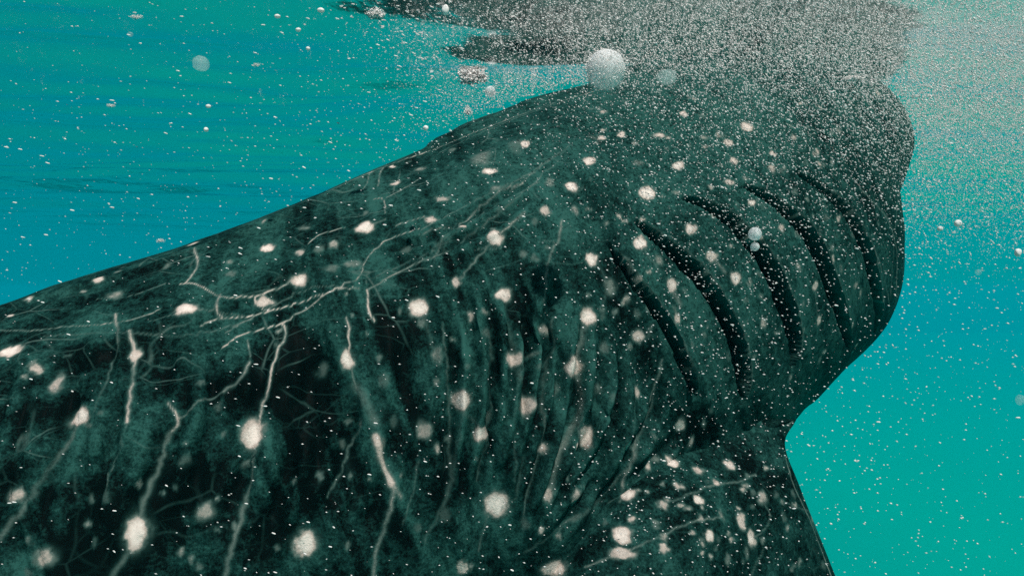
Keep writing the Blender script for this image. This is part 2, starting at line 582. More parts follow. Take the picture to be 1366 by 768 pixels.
# --- where the photograph's markings sit on the animal: pixel -> nearest point of the skin
allP = np.concatenate([P.reshape(-1, 3), PF.reshape(-1, 3)])
ax, ay, ad = project(allP)
nb_body = P.shape[0] * P.shape[1]
_ok = (ad > 0.5) & (ax > -220) & (ax < 1400) & (ay > -120) & (ay < 960)
_id = np.nonzero(_ok)[0]
_bin = {}
_o = np.argsort((ay[_id] // 8).astype(int) * 1000 + ((ax[_id] + 400) // 8).astype(int), kind='stable')
_key = ((ay[_id] // 8).astype(int) * 1000 + ((ax[_id] + 400) // 8).astype(int))[_o]
_sid = _id[_o]


def on_skin(px, py):
    """index of the front-most skin vertex seen at a pixel (None off the animal)"""
    best, bd = None, 1e9
    cand = []
    for by in (-1, 0, 1):
        for bx in (-1, 0, 1):
            kk = (int(py // 8) + by) * 1000 + int((px + 400) // 8) + bx
            a, b = np.searchsorted(_key, kk), np.searchsorted(_key, kk + 1)
            if b > a:
                cand.append(_sid[a:b])
    if not cand:
        return None
    cand = np.concatenate(cand)
    r = np.hypot(ax[cand] - px, ay[cand] - py)
    near = cand[r < 4.0]
    if len(near) == 0:
        near = cand[np.argsort(r)[:1]]
    return near[np.argmin(ad[near])]


SPOTS = [
    (245,408,17,12,1),(14,465,16,10,1),(12,418,5,4,.8),(130,370,10,6,.7),(110,385,6,4,.45),(152,390,12,8,.4),(40,395,8,5,.5),
    (258,321,8,6,.7),(357,327,10,9,.95),(402,333,9,9,.55),(448,323,8,7,.45),(484,299,13,12,1),(400,371,14,10,.95),(353,400,14,8,.7),
    (424,328,9,9,.3),(407,300,10,6,.35),(310,361,7,6,.3),(525,242,8,6,.7),(523,219,6,4,.8),(560,222,10,7,.4),(575,289,10,8,.6),
    (617,299,6,7,.7),(663,315,13,12,.95),(640,205,17,24,.34),(652,225,11,7,1),(688,192,14,18,.22),(702,188,9,6,.9),(728,278,10,8,.6),
    (762,245,10,9,.95),(785,211,10,7,.8),(803,180,9,6,.7),(827,177,6,6,.8),(803,146,8,5,.5),(863,254,12,11,1),(881,178,10,6,.7),
    (912,148,6,5,.8),(905,218,10,7,.95),(972,187,8,6,.8),(997,167,11,9,.8),(978,211,8,6,.7),(1033,201,7,5,.8),(1030,223,8,9,.5),
    (1003,268,9,6,.9),(973,241,10,5,.7),(924,305,10,9,.9),(1007,314,9,9,.9),(1007,328,6,6,.6),(856,323,11,10,1),(793,345,11,11,.95),
    (815,380,11,15,.35),(897,377,9,11,.8),(905,425,6,8,.6),(952,342,10,8,.7),(983,371,10,10,.9),(1020,431,8,9,.5),(1046,305,7,7,.6),
    (1090,384,6,8,.7),(1067,355,7,8,.4),(1095,428,5,9,.7),(1150,393,5,7,.4),(610,373,8,9,.75),(673,391,12,12,.85),(558,408,14,14,1),
    (633,422,8,8,.5),(685,478,12,11,.65),(787,418,11,14,.95),(725,438,8,9,.45),(840,398,7,8,.45),(855,449,9,10,.65),(768,488,14,15,1),
    (467,476,10,16,1),(620,533,13,14,.95),(639,576,12,12,.95),(566,571,11,14,.45),(705,540,11,16,.65),(583,470,8,14,.35),(783,586,11,17,.9),
    (728,598,8,9,.65),(768,595,4,5,.7),(842,597,10,10,.7),(853,521,7,9,.6),(911,567,8,11,.85),(896,612,12,8,1),(934,625,9,8,.6),
    (975,617,9,8,.85),(1021,620,6,4,.45),(836,657,12,9,.95),(906,644,9,7,.6),(935,664,9,7,.95),(884,671,9,8,.55),(959,642,9,5,.65),
    (1020,660,9,9,.5),(990,692,9,13,.7),(1006,718,8,13,.85),(827,709,14,12,1),(830,735,20,8,.7),(948,712,9,8,.95),(888,729,9,8,.6),
    (665,671,19,20,1),(620,760,9,12,.75),(740,757,20,12,.85),(735,662,8,13,.5),(770,665,8,15,.5),(725,710,6,6,.75),(585,595,7,7,.5),
    (108,555,18,13,1),(340,577,16,22,1),(183,707,16,27,1),(409,724,18,18,1),(280,680,14,14,.45),(22,659,14,11,.55),(60,741,14,14,.5),
    (180,470,8,12,.7),(77,510,10,18,.5),(50,490,10,7,.6),(430,490,9,12,.25),(248,610,11,11,.2),(140,660,9,9,.2),(515,505,10,12,.22),
    (595,690,10,12,.2),(700,700,9,9,.25),(560,700,8,8,.2),(1060,600,7,5,.2),(1050,690,7,7,.25),(975,745,8,8,.35),(880,612,14,6,.35),
    (925,590,5,9,.5),(1000,735,5,12,.3),(1067,310,6,7,.35),(1110,330,6,7,.35),(1125,440,5,7,.3),(955,395,8,8,.3),(880,345,7,8,.4),
    (1060,180,8,6,.5),(1090,205,8,6,.45),(1120,170,7,6,.4),(940,180,7,6,.4),(850,215,8,6,.4),(700,335,8,8,.3),(735,240,9,10,.35),
    (650,440,8,10,.25),(745,520,8,10,.25),(800,520,8,10,.3),(810,460,8,10,.3),(870,410,7,8,.35),(530,560,9,10,.2),(660,250,9,7,.35),
    (590,262,12,5,.5),(540,330,9,7,.25),(470,350,16,6,.35),(445,355,14,5,.3),
]
VEINS_AND_RIMS = [
    (3, .5, (1050,604),(1060,640),(1083,690),(1112,766)), (2.5, .4, (1056,566),(1085,536),(1120,505)), (2.5, .4, (1205,200),(1203,240),(1196,330),(1190,400)),  # rim light painted along the fin edge, throat and snout outlines
    (4, .3, (60,445),(150,440),(250,445),(330,425)), (3, .4, (480,383),(420,380),(360,408),(300,440)), (3, .35, (200,425),(260,410),(330,420)),
    (3, .4, (560,305),(640,262),(700,232),(760,190)), (3, .35, (610,320),(680,270),(740,215)), (3, .3, (500,365),(580,330),(640,285),(720,240)),
    (5, .3, (880,500),(870,560),(830,640),(760,700)), (4, .3, (740,420),(730,520),(725,600),(700,690)), (4, .25, (700,430),(690,540),(690,640)),
    (4, .28, (590,430),(600,520),(605,640)), (4, .25, (650,440),(655,540),(640,640)),
    (3, .55, (0,437),(45,437),(90,432),(135,429),(180,422),(215,409)),
    (2, .4, (130,395),(165,393),(220,375)),
    (5, .6, (256,320),(262,345),(258,362),(249,374)),
    (4, .7, (240,376),(255,374),(275,382),(292,392),(330,393),(360,386),(388,373)),
    (6, .6, (292,390),(288,405),(297,420)), (3, .6, (297,420),(270,432)),
    (3, .65, (297,421),(320,421),(375,408)),
    (3, .8, (338,396),(352,409),(385,405),(425,392),(450,383),(480,365),(490,340),(505,325),(525,313),(560,302)),
    (3, .8, (295,460),(320,445),(375,428),(400,415),(430,393),(445,384),(480,381)),
    (5, .75, (378,428),(381,445),(370,465),(362,500),(355,535),(350,560)),
    (7, .4, (340,592),(338,620),(332,660)), (9, .4, (332,660),(315,715),(298,775)),
    (6, .65, (334,480),(325,498),(300,520)), (3, .5, (332,450),(334,480)), (4, .4, (300,520),(270,535),(240,553)),
    (6, .65, (225,535),(236,555),(230,572)), (9, .38, (230,572),(215,605),(200,650),(188,690)), (10, .3, (175,730),(150,768)),
    (7, .7, (172,437),(180,455),(181,490),(176,520),(170,560)), (3, .3, (170,560),(160,600),(140,650)),
    (6, .55, (155,415),(155,455)), (4, .3, (155,455),(145,500),(125,545)),
    (10, .3, (108,560),(90,590),(60,635),(20,690),(0,715)), (8, .55, (100,555),(118,568)),
    (5, .75, (488,383),(490,400),(498,425)), (4, .5, (488,383),(510,372),(540,355),(575,340),(600,330)), (2, .4, (488,383),(490,360)),
    (5, .8, (463,420),(467,440),(470,465)), (6, .45, (470,490),(476,515)), (20, .34, (478,515),(490,535),(500,560)),
    (13, .85, (503,580),(512,610),(524,645)), (10, .5, (524,645),(538,662)), (7, .5, (528,655),(520,690),(508,720),(500,770)),
    (4, .35, (480,565),(470,590),(462,615),(440,660)),
    (3, .6, (410,322),(425,310),(460,300)), (3, .5, (497,297),(515,290)), (3, .6, (527,298),(565,285)),
    (2.5, .6, (495,225),(485,248)), (3, .6, (510,220),(503,245)), (3, .7, (500,262),(512,262),(515,280)), (2.5, .55, (515,260),(540,247),(557,236)),
    (4, .6, (610,304),(625,285),(645,268),(670,250),(700,240)), (3, .45, (560,310),(590,300),(612,302)), (3, .35, (575,330),(600,312)),
    (5, .55, (663,315),(690,290),(702,282)), (4, .5, (655,322),(640,340),(625,355),(612,372)), (3, .4, (640,330),(670,328)),
    (5, .45, (750,290),(748,315),(735,335),(730,370),(727,400)), (3, .35, (720,320),(748,318)),
    (11, .5, (786,425),(781,445),(776,475)), (8, .42, (776,495),(778,525),(772,555),(758,592),(745,625),(736,660)), (4, .4, (778,530),(770,600),(762,640)),
    (5, .5, (886,480),(881,505),(868,540),(856,590),(842,625),(825,665)),
    (5, .4, (652,690),(645,715),(641,735)),
    (4, .45, (780,752),(830,732),(870,717),(920,695),(965,687)), (4, .45, (900,665),(950,645),(985,640),(1010,630)), (4, .4, (1022,730),(1005,768)),
    (3, .4, (1005,720),(1030,690),(1020,665)), (3, .35, (1050,668),(1085,680)),
    (2.5, .65, (480,232),(530,212),(575,197),(640,170),(720,140),(810,113)), (2.5, .4, (585,200),(660,165),(740,135)), (3, .6, (650,166),(700,147)),  # highlights along the back's ridge, painted as pale lines
    (3, .4, (720,220),(760,190)), (2.5, .4, (680,250),(720,222)),
    (2.5, .45, (130,357),(200,335),(260,316),(400,267),(480,232)),  # the back's rim light, painted on as a pale line
    (3, .5, (1150,250),(1185,290),(1199,330),(1199,390)), (2.5, .4, (1110,250),(1160,320),(1185,390),(1190,420)), (2.5, .35, (1190,200),(1208,240)),
    (9, .5, (897,385),(910,405)), (6, .45, (955,348),(970,362)), (5, .4, (1090,392),(1094,425)), (8, .28, (860,330),(880,360)),
    (5, .3, (620,550),(640,570)), (6, .28, (690,490),(705,530)), (7, .22, (565,420),(580,470)), (8, .2, (673,400),(690,470)),
    (4, .3, (560,615),(555,650),(540,700)), (6, .22, (620,545),(610,600),(600,660),(570,720)), (7, .2, (800,350),(812,380),(800,420)),
    (5, .25, (850,530),(840,590),(800,660)), (5, .25, (820,660),(760,700),(700,740)), (6, .22, (700,610),(690,660),(660,690)),
]
_r = np.random.default_rng(5)
for _k in range(150):
    SPOTS.append((20 + 1150 * _r.random(), 130 + 630 * _r.random(), 3.5 + 4 * _r.random(), 3.5 + 5 * _r.random(), 0.18 + 0.25 * _r.random()))
for _k in range(90):
    SPOTS.append((780 + 400 * _r.random(), 120 + 360 * _r.random(), 3 + 3.5 * _r.random(), 3 + 3.5 * _r.random(), 0.25 + 0.35 * _r.random()))
for _k in range(45):
    SPOTS.append((830 + 260 * _r.random(), 610 + 150 * _r.random(), 3.5 + 4 * _r.random(), 3 + 3.5 * _r.random(), 0.2 + 0.4 * _r.random()))
mark = np.zeros(len(allP))
jit = 0.011 * (np.stack([vnoise(allP * 55.0, s) for s in (1, 2, 3)], -1) - 0.5) + 0.008 * (np.stack([vnoise(allP * 140.0, s) for s in (4, 5, 6)], -1) - 0.5)
jP = allP + jit
vP = allP + jit * 0.22
vfade = 0.30 + 1.15 * fbm(allP * 14.0, 3, 91)
for x, y, rx, ry, k in SPOTS:
    rx, ry = rx * 0.93, ry * 0.93
    i = on_skin(x, y)
    if i is None:
        continue
    c = allP[i]
    if math.hypot(ax[i] - x, ay[i] - y) > 6:
        continue
    mpp = ad[i] / FPX
    R = max(rx, ry) * mpp * 2.2
    near = np.nonzero(np.max(np.abs(allP - c), axis=1) < R)[0]
    q = jP[near] - c
    # oval in the skin's own directions: sideways and up-down
    q = q / np.array([rx * mpp, (rx + ry) * 0.6 * mpp, ry * mpp])
    d = np.sqrt((q ** 2).sum(1))
    v = k * 0.93 * (0.95 * (1 - smooth(d, 0.4, 1.28)) + 0.13 * (1 - smooth(d, 0.8, 1.8)))
    mark[near] = np.maximum(mark[near], v)
for pale_line in VEINS_AND_RIMS:
    wd, k, pts = pale_line[0] * (0.85 if pale_line[2][0] < 520 else 0.92), pale_line[1] * (1.0 if pale_line[2][0] < 520 else 0.95), np.array(pale_line[2:], float)
    seg = np.linalg.norm(np.diff(pts, axis=0), axis=1)
    cum = np.concatenate([[0], np.cumsum(seg)])
    nn = max(3, int(cum[-1] / 6))
    pts = catmull(cum, pts, np.linspace(0, cum[-1], nn))
    ids = [on_skin(*p) for p in pts]
    ids = [i for i in ids if i is not None]
    for a, b in zip(ids[:-1], ids[1:]):
        A, Bq = allP[a], allP[b]
        mpp = 0.5 * (ad[a] + ad[b]) / FPX
        r = wd * 0.5 * mpp
        if np.linalg.norm(A - Bq) > 40 * mpp:
            continue
        lo, hi = np.minimum(A, Bq) - r * 3.0, np.maximum(A, Bq) + r * 3.0
        near = np.nonzero(np.all((allP > lo) & (allP < hi), axis=1))[0]
        if len(near) == 0:
            continue
        ab = Bq - A
        tt = np.clip(((vP[near] - A) @ ab) / (ab @ ab + 1e-9), 0, 1)
        d = np.linalg.norm(vP[near] - A - tt[:, None] * ab, axis=1) / r
        v = k * vfade[near] * (0.75 * (1 - smooth(d, 0.0, 1.5)) + 0.12 * (1 - smooth(d, 0.5, 3.0)))
        mark[near] = np.maximum(mark[near], v)

FOLDS = [
    (16, .016, (760,330),(738,420),(727,520),(715,620),(690,730)), (14, .016, (835,470),(836,500),(825,570),(790,650),(725,740)),
    (14, .018, (880,490),(882,520),(868,565),(835,620),(785,690)), (16, .012, (600,330),(615,430),(600,540),(585,650)),
    (18, .012, (540,420),(548,520),(565,640)), (14, .013, (650,340),(662,450),(655,560),(635,690)), (13, .013, (700,400),(706,520),(690,640)),
    (18, .014, (430,450),(420,540),(430,650)), (20, .014, (260,470),(235,570),(200,680)), (18, .014, (395,500),(385,600),(350,740)),
    (12, .010, (790,370),(782,440),(770,520),(745,610)), (14, .012, (920,560),(890,600),(840,640),(780,700)), (12, .008, (480,340),(560,320),(650,270),(740,220)),
    (12, .010, (570,350),(590,330),(650,300),(720,250)),
]
for u in np.linspace(0, 0.8, 10):
    FOLDS.append((11, .012 + .006 * u, (600 + 290 * u, 350 + 110 * u), (606 + 268 * u + 6 * math.sin(9 * u), 530 + 25 * u), (592 + 190 * u, 700 + 10 * u + 14 * math.sin(13 * u))))
for u in np.linspace(0, 1, 9):
    FOLDS.append((15, .010, (40 + 500 * u, 480 - 60 * u), (20 + 510 * u, 600 - 30 * u), (-20 + 500 * u, 730)))
fold_d, fold_t = np.zeros(nb_body), np.zeros(nb_body)
for fo in FOLDS:
    wd, am, pts = fo[0], fo[1], np.array(fo[2:], float)
    seg = np.linalg.norm(np.diff(pts, axis=0), axis=1)
    cum = np.concatenate([[0], np.cumsum(seg)])
    pts = catmull(cum, pts, np.linspace(0, cum[-1], 16))
    ids = [i for i in (on_skin(*p) for p in pts) if i is not None and i < nb_body]
    A = allP[ids]
    r = wd * ad[ids].mean() / FPX
    near = np.nonzero(np.all((allP[:nb_body] > A.min(0) - r * 3) & (allP[:nb_body] < A.max(0) + r * 3), axis=1))[0]
    best, tp = np.full(len(near), 1e9), np.zeros(len(near))
    for j in range(len(A) - 1):
        ab = A[j + 1] - A[j]
        tt = np.clip(((vP[near] - A[j]) @ ab) / (ab @ ab + 1e-9), 0, 1)
        d = np.linalg.norm(vP[near] - A[j] - tt[:, None] * ab, axis=1) / r
        b_ = d < best
        best = np.where(b_, d, best)
        tp = np.where(b_, (j + tt) / (len(A) - 1), tp)
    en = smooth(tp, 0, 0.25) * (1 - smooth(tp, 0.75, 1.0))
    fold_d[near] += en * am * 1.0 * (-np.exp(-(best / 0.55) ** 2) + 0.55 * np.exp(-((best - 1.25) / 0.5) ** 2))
    fold_t[near] += en * (-0.20 * np.exp(-(best / 0.5) ** 2) + 0.10 * np.exp(-((best - 1.2) / 0.5) ** 2))  # shading of the folds painted in: valleys darker, crests lighter
P = P + NR * fold_d.reshape(TH.shape)[..., None]
NR = grid_normals(P)

# --- gills: deep slots under raised flaps
GILLS = [
    # centre line (px) and half width (px)
    [(806,322,2),(830,350,6),(858,385,9),(882,420,10),(905,462,10),(922,500,8),(932,532,3)],
    [(842,288,2),(880,318,9),(915,348,13),(950,388,15),(975,432,15),(990,475,15),(996,512,12),(992,545,3)],
    [(905,258,2),(950,275,8),(990,305,12),(1022,345,15),(1043,388,16),(1058,430,15),(1063,470,11),(1060,498,3)],
    [(985,240,2),(1035,268,8),(1075,305,13),(1100,348,15),(1116,392,14),(1128,432,11),(1136,468,3)],
    [(1060,225,2),(1105,255,7),(1140,295,10),(1160,340,12),(1170,385,11),(1174,420,7),(1170,448,2)],
]
disp = np.zeros(nb_body)
bodyP = P.reshape(-1, 3)
bodyN = NR.reshape(-1, 3)
gill_lines = []
slotty = np.zeros(nb_body)
for gl in GILLS:
    gp = np.array(gl, float)
    seg = np.linalg.norm(np.diff(gp[:, :2], axis=0), axis=1)
    cum = np.concatenate([[0], np.cumsum(seg)])
    q = catmull(cum, gp, np.linspace(0, cum[-1], 40))
    rows = []
    for x, y, hw in q:
        i = on_skin(x, y)
        if i is None or i >= nb_body:
            continue
        rows.append((bodyP[i].copy(), bodyN[i].copy(), max(hw * 0.74, 1.3) * ad[i] / FPX))
    gill_lines.append(rows)
    A = np.array([r[0] for r in rows]); Wd = np.array([r[2] for r in rows]); Nn = np.array([r[1] for r in rows])
    near = np.nonzero(np.all((bodyP > A.min(0) - 0.2) & (bodyP < A.max(0) + 0.2), axis=1))[0]
    Q = bodyP[near]
    bestd = np.full(len(Q), 1e9); side = np.zeros(len(Q)); hw = np.ones(len(Q)); tpos = np.zeros(len(Q))
    for j in range(len(A) - 1):
        ab = A[j + 1] - A[j]
        tt = np.clip(((Q - A[j]) @ ab) / (ab @ ab + 1e-9), 0, 1)
        v = Q - A[j] - tt[:, None] * ab
        d = np.linalg.norm(v, axis=1)
        b = d < bestd
        bestd = np.where(b, d, bestd)
        cr = np.cross(ab, Nn[j])
        side = np.where(b, np.sign(v @ cr) * np.sign(cr[0]), side)     # + on the head's side
        hw = np.where(b, Wd[j] * (1 - tt) + Wd[j + 1] * tt, hw)
        tpos = np.where(b, (j + tt) / (len(A) - 1), tpos)
    sd = bestd * side
    ends = smooth(tpos, 0.0, 0.12) * (1 - smooth(tpos, 0.9, 1.0))
    # slot: steep wall under the flap (head side), slope on the other
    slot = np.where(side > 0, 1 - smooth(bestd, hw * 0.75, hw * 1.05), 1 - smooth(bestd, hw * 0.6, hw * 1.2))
    flap = np.where(side > 0, np.exp(-np.maximum(bestd - hw, 0) / 0.05) * smooth(bestd, hw * 0.75, hw * 1.1), 0)
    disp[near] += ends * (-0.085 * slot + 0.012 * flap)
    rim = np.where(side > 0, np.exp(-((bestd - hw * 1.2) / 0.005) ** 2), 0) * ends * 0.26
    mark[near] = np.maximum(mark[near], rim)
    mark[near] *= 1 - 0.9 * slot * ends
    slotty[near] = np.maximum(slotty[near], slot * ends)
bodyP = bodyP + bodyN * disp[:, None]

# --- tone of the ground colour: pigment streaks and clouds, some light and shade painted in
tb = np.stack([Tn * 0.022 + warp * 1.2 + TH * 0.35, TH * 1.5, 0 * TH], -1).reshape(-1, 3)
streak = fbm(tb, 3, 51)
cloud = fbm(bodyP * 7.0, 4, 61)
fine = fbm(np.stack([Tn.ravel() * 0.10 + warp.ravel() * 2.5, TH.ravel() * 3.0, 0 * TH.ravel()], -1), 3, 71)
lengthways = fbm(np.stack([Tn.ravel() * 0.030, TH.ravel() * 16, 0 * TH.ravel()], -1), 3, 83)
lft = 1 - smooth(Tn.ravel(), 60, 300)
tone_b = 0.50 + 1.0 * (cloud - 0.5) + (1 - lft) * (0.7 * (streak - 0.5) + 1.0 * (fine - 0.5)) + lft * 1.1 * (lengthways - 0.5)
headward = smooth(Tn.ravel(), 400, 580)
tone_b = tone_b * (1 - 0.45 * headward) + 0.45 * headward * 0.92  # head and gill flaps toned up, painting in their lit look
PATCHES = [
    (150,690,95,70,-.6),(40,640,50,40,-.25),(380,700,60,50,-.25),(560,560,30,60,-.2),(300,640,50,60,-.4),(330,530,40,40,-.25),(60,500,60,30,.12),(150,440,100,30,.15),(280,460,50,40,.12),(100,600,30,60,.1),(400,490,60,60,-.45),(525,610,30,70,-.4),(240,650,50,45,-.4),(470,640,28,60,-.35),(60,590,55,38,-.3),(410,620,36,60,-.35),
    (610,645,26,60,-.3),(590,480,26,55,-.35),(270,520,50,30,-.2),(110,470,70,35,-.25),(520,440,30,50,-.3),(350,690,40,60,-.3),(30,690,40,40,-.2),
    (690,420,22,40,-.25),(570,690,40,50,-.25),(830,560,24,40,-.2),(1000,560,60,30,-.3),(930,570,50,25,-.3),(620,350,30,20,-.3),
    (830,310,40,26,.3),(760,300,34,40,.25),(885,255,60,34,.25),(870,360,18,50,.3),(930,400,18,60,.3),(1000,400,18,60,.3),(1075,400,16,60,.3),(1030,290,40,24,.2),
    (330,330,110,40,.12),(560,260,90,34,.15),(700,200,80,30,.15),(740,440,30,90,.2),(650,600,40,60,.15),(1140,400,14,50,.25),(950,180,90,50,.15),
]
for x, y, rx, ry, k in PATCHES:
    i = on_skin(x, y)
    if i is None or i >= nb_body:
        continue
    mpp = ad[i] / FPX
    q = (bodyP - allP[i]) / np.array([rx * mpp, (rx + ry) * 0.8 * mpp, ry * mpp])
    tone_b += k * (1 - smooth(np.sqrt((q ** 2).sum(1)) + 0.9 * (cloud - 0.5) + 0.9 * (fine - 0.5), 0.3, 1.35))
tone_b = tone_b + (0.13 * (1 - smooth(TH, 0.9, 1.6)) * smooth(Tn, 150, 400)).ravel()  # light on the back and head top painted into the tone
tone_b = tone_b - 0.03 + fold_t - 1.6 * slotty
net_b = ((0.25 + 0.75 * (1 - smooth(TH, 0.95, 1.5))) * (1 - 0.75 * smooth(Tn, 480, 640))).ravel()
tone_f = 0.46 + 1.2 * (fbm(PF.reshape(-1, 3) * 9.0, 4, 63) - 0.5) + 0.6 * (fbm(PF.reshape(-1, 3) * 24.0, 2, 64) - 0.5)


def wrap_faces(n, m):
    idx = np.arange(n * m).reshape(n, m)
    nx = np.roll(idx, -1, axis=1)
    return np.stack([idx[:-1], idx[1:], nx[1:], nx[:-1]], -1).reshape(-1, 4)


def capped(P, n, m):
    return P


Fb = wrap_faces(NS, NT)
tip0, tip1 = bodyP[:NT].mean(0), bodyP[-NT:].mean(0)
loc = np.array(shark.location)
Vb = np.concatenate([bodyP, [tip0, tip1]])
cap0 = np.stack([np.full(NT, nb_body), np.arange(NT), (np.arange(NT) + 1) % NT, np.full(NT, nb_body)], -1)
mk_b = np.concatenate([mark[:nb_body], [0, 0]])
tn_b = np.concatenate([tone_b, [0.5, 0.5]])
# winding outwards
def outward(V, F, centre):
    f = F[len(F) // 2 - 50: len(F) // 2 + 50]
    a, b, c = V[f[:, 0]], V[f[:, 1]], V[f[:, 2]]
    n = np.cross(b - a, c - a)
    k = np.sum(n * (a - centre), 1).sum()
    return F if k > 0 else F[:, ::-1]


def close_ends(V, F, n, m, base):
    """fan of quads over both open ends (pairs of edges share the end point)"""
    out = []
    for row, tipi, flip in ((0, base, False), (n - 1, base + 1, True)):
        r = row * m + np.arange(m)
        for j in range(0, m - 1, 2):
            q = (tipi, r[j], r[j + 1], r[(j + 2) % m])
            out.append(q[::-1] if flip else q)
    return np.concatenate([F, np.array(out)])


Fb = close_ends(Vb, Fb, NS, NT, nb_body)
Fb = outward(Vb, Fb, C[NS // 2])
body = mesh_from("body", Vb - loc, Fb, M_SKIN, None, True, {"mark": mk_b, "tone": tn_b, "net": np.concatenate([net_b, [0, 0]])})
body.parent = shark

nf, mf = PF.shape[:2]
fP = PF.reshape(-1, 3)
Vf = np.concatenate([fP, [fP[:mf].mean(0), fP[-mf:].mean(0)]])
Ff = outward(Vf, close_ends(Vf, wrap_faces(nf, mf), nf, mf, nf * mf), (fL + fR)[nf // 2] / 2)
fin = mesh_from("pectoral_fin", Vf - loc, Ff, M_SKIN, None, True,
                {"mark": np.concatenate([mark[nb_body:], [0, 0]]), "tone": np.concatenate([tone_f, [0.5, 0.5]]), "net": np.full(nf * mf + 2, 0.35)})
fin.parent = shark

for rows in gill_lines:
    # the dark inside of the slit: a thin curved strip lying in the slot
    V, F = [], []
    for j, (p, n, hw) in enumerate(rows):
        a = rows[max(j - 1, 0)][0]; b = rows[min(j + 1, len(rows) - 1)][0]
        tdir = (b - a) / (np.linalg.norm(b - a) + 1e-9)
        s = np.cross(tdir, n); s /= np.linalg.norm(s) + 1e-9
        e = math.sin(math.pi * min(max(j / (len(rows) - 1), 0.0), 1.0)) ** 0.5
        for dx, dz in ((-0.85, -0.050), (-0.4, -0.066), (0.4, -0.066), (0.85, -0.050), (0.4, -0.080), (-0.4, -0.080)):
            V.append(p + s * dx * hw + n * (dz * e - 0.02 * (1 - e)))
    for j in range(len(rows) - 1):
        for k in range(6):
            F.append((j * 6 + k, j * 6 + (k + 1) % 6, (j + 1) * 6 + (k + 1) % 6, (j + 1) * 6 + k))
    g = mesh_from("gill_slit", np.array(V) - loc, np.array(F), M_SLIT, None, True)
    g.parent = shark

# ------------------------------------------------------------------ drifting flakes and bubbles
OCT_V = np.array([(1, 0, 0), (-1, 0, 0), (0, 1, 0), (0, -0.5, 0.87), (0, -0.5, -0.87)], float)
OCT_F = np.array([(0, 2, 3), (0, 3, 4), (0, 4, 2), (1, 3, 2), (1, 4, 3), (1, 2, 4)])


def body_front(x, z):
    return None


fdep = np.full(160000, 9.0)
np.minimum.at(fdep, np.clip(_key + 20000, 0, 159999), ad[_sid])


def sample_specks(n):
    """points in the water: a thick bubble cloud under the surface round the head, thinning out downwards and towards the tail"""
    out = []
    tot = 0
    while tot < n:
        q = rng.random((200000, 3)) * np.array([5.4, 2.6, 2.5]) + np.array([-2.4, 0.7, -2.5])
        x, y, z = q.T
        wx = smooth(x, -0.65, 0.45)
        top = np.exp(np.minimum(z, 0) / 0.16)
        mid = np.exp(np.minimum(z, 0) / 0.33)
        low = (1 - 0.93 * smooth(x, 0.4, 0.95) * (1 - smooth(z, -0.9, -0.45)))
        d = 0.004 * low + 0.016 * low * smooth(x, -1.2, 0.6) + wx * (1.0 * np.exp(np.minimum(z, 0) / 0.10) * smooth(y, 1.6, 2.1) + 0.9 * top * smooth(y, 1.2, 2.0) + 1.25 * mid * smooth(x, -0.1, 0.8) * low)
        keep = rng.random(len(q)) < d
        q = q[keep]
        # none inside the animal
        qx, qy, qd = project(q)
        cell = np.clip((qy // 8).astype(int), -20, 130) * 1000 + np.clip((qx + 400) // 8, 0, 999).astype(int)
        q = q[qd < fdep[np.clip(cell + 20000, 0, len(fdep) - 1)] - 0.015]
        out.append(q)
        tot += len(q)
    return np.concatenate(out)[:n]


NSP = 295000
sp = sample_specks(NSP)
# a patch of coarser flecks caught under the ripple behind the head
sp[:90] = rng.random((90, 3)) * np.array([0.62, 0.5, 0.10]) + np.array([-0.42, 1.95, -0.11])
sx, sy, sd = project(sp)
size = np.exp(rng.normal(math.log(0.00092), 0.48, NSP))
big = rng.random(NSP) < 0.006
size = np.where(big, size * 1.8, size)
size[:90] = np.exp(rng.normal(math.log(0.0030), 0.4, 90))
size = size * (1 + 0.22 * smooth(sp[:, 2], -0.4, -0.1) * smooth(sp[:, 0], -0.3, 0.3))
size = np.minimum(size, 0.0012 * sd)
elong = 1.5 + rng.random(NSP) * 1.0
left_ = 1 - smooth(sp[:, 0], -0.5, 0.1)
elong = elong * (1 + 0.45 * left_)
size = size * (1 - 0.15 * left_)
# lie of the flakes: near level at the tail end, steep under the surface by the head
slope = np.radians(-14 - 40 * smooth(sp[:, 0], -0.5, 0.5) * smooth(sp[:, 2], -1.0, -0.1) + rng.normal(0, 6 + 10 * smooth(sp[:, 0], -0.5, 0.3), NSP))
dirv = np.stack([np.cos(slope), rng.normal(0, 0.35, NSP), np.sin(slope)], -1)
dirv /= np.linalg.norm(dirv, axis=1)[:, None]
up = np.cross(dirv, np.array([0, 1, 0.0])); up /= np.linalg.norm(up, axis=1)[:, None]
bn = np.cross(dirv, up)
inview = (sx > 4) & (sx < 1362) & (sy > 4) & (sy < 764)
appar = size * elong / sd * inview
order = np.argsort(-appar)
single = order[:270]
rest = np.setdiff1d(np.arange(NSP), single)


def flakes(ids):
    a = (size * elong)[ids][:, None, None]; b = size[ids][:, None, None]
    v = OCT_V[None]
    V = sp[ids][:, None] + dirv[ids][:, None] * v[..., 0:1] * a + up[ids][:, None] * v[..., 1:2] * b + bn[ids][:, None] * v[..., 2:3] * b
    F = OCT_F[None] + (np.arange(len(ids)) * 5)[:, None, None]
    return V.reshape(-1, 3), F.reshape(-1, 3)


V, F = flakes(rest)
clear = np.repeat(np.clip(rng.random(len(rest)) * 1.25 - 0.6, 0, 0.65), 5)
o = mesh_from("fine_specks", V, F, M_SPECK, None, True, {"clear": clear})
tag(o, "dense cloud of fine white specks adrift in the water and round the head", kind='stuff')


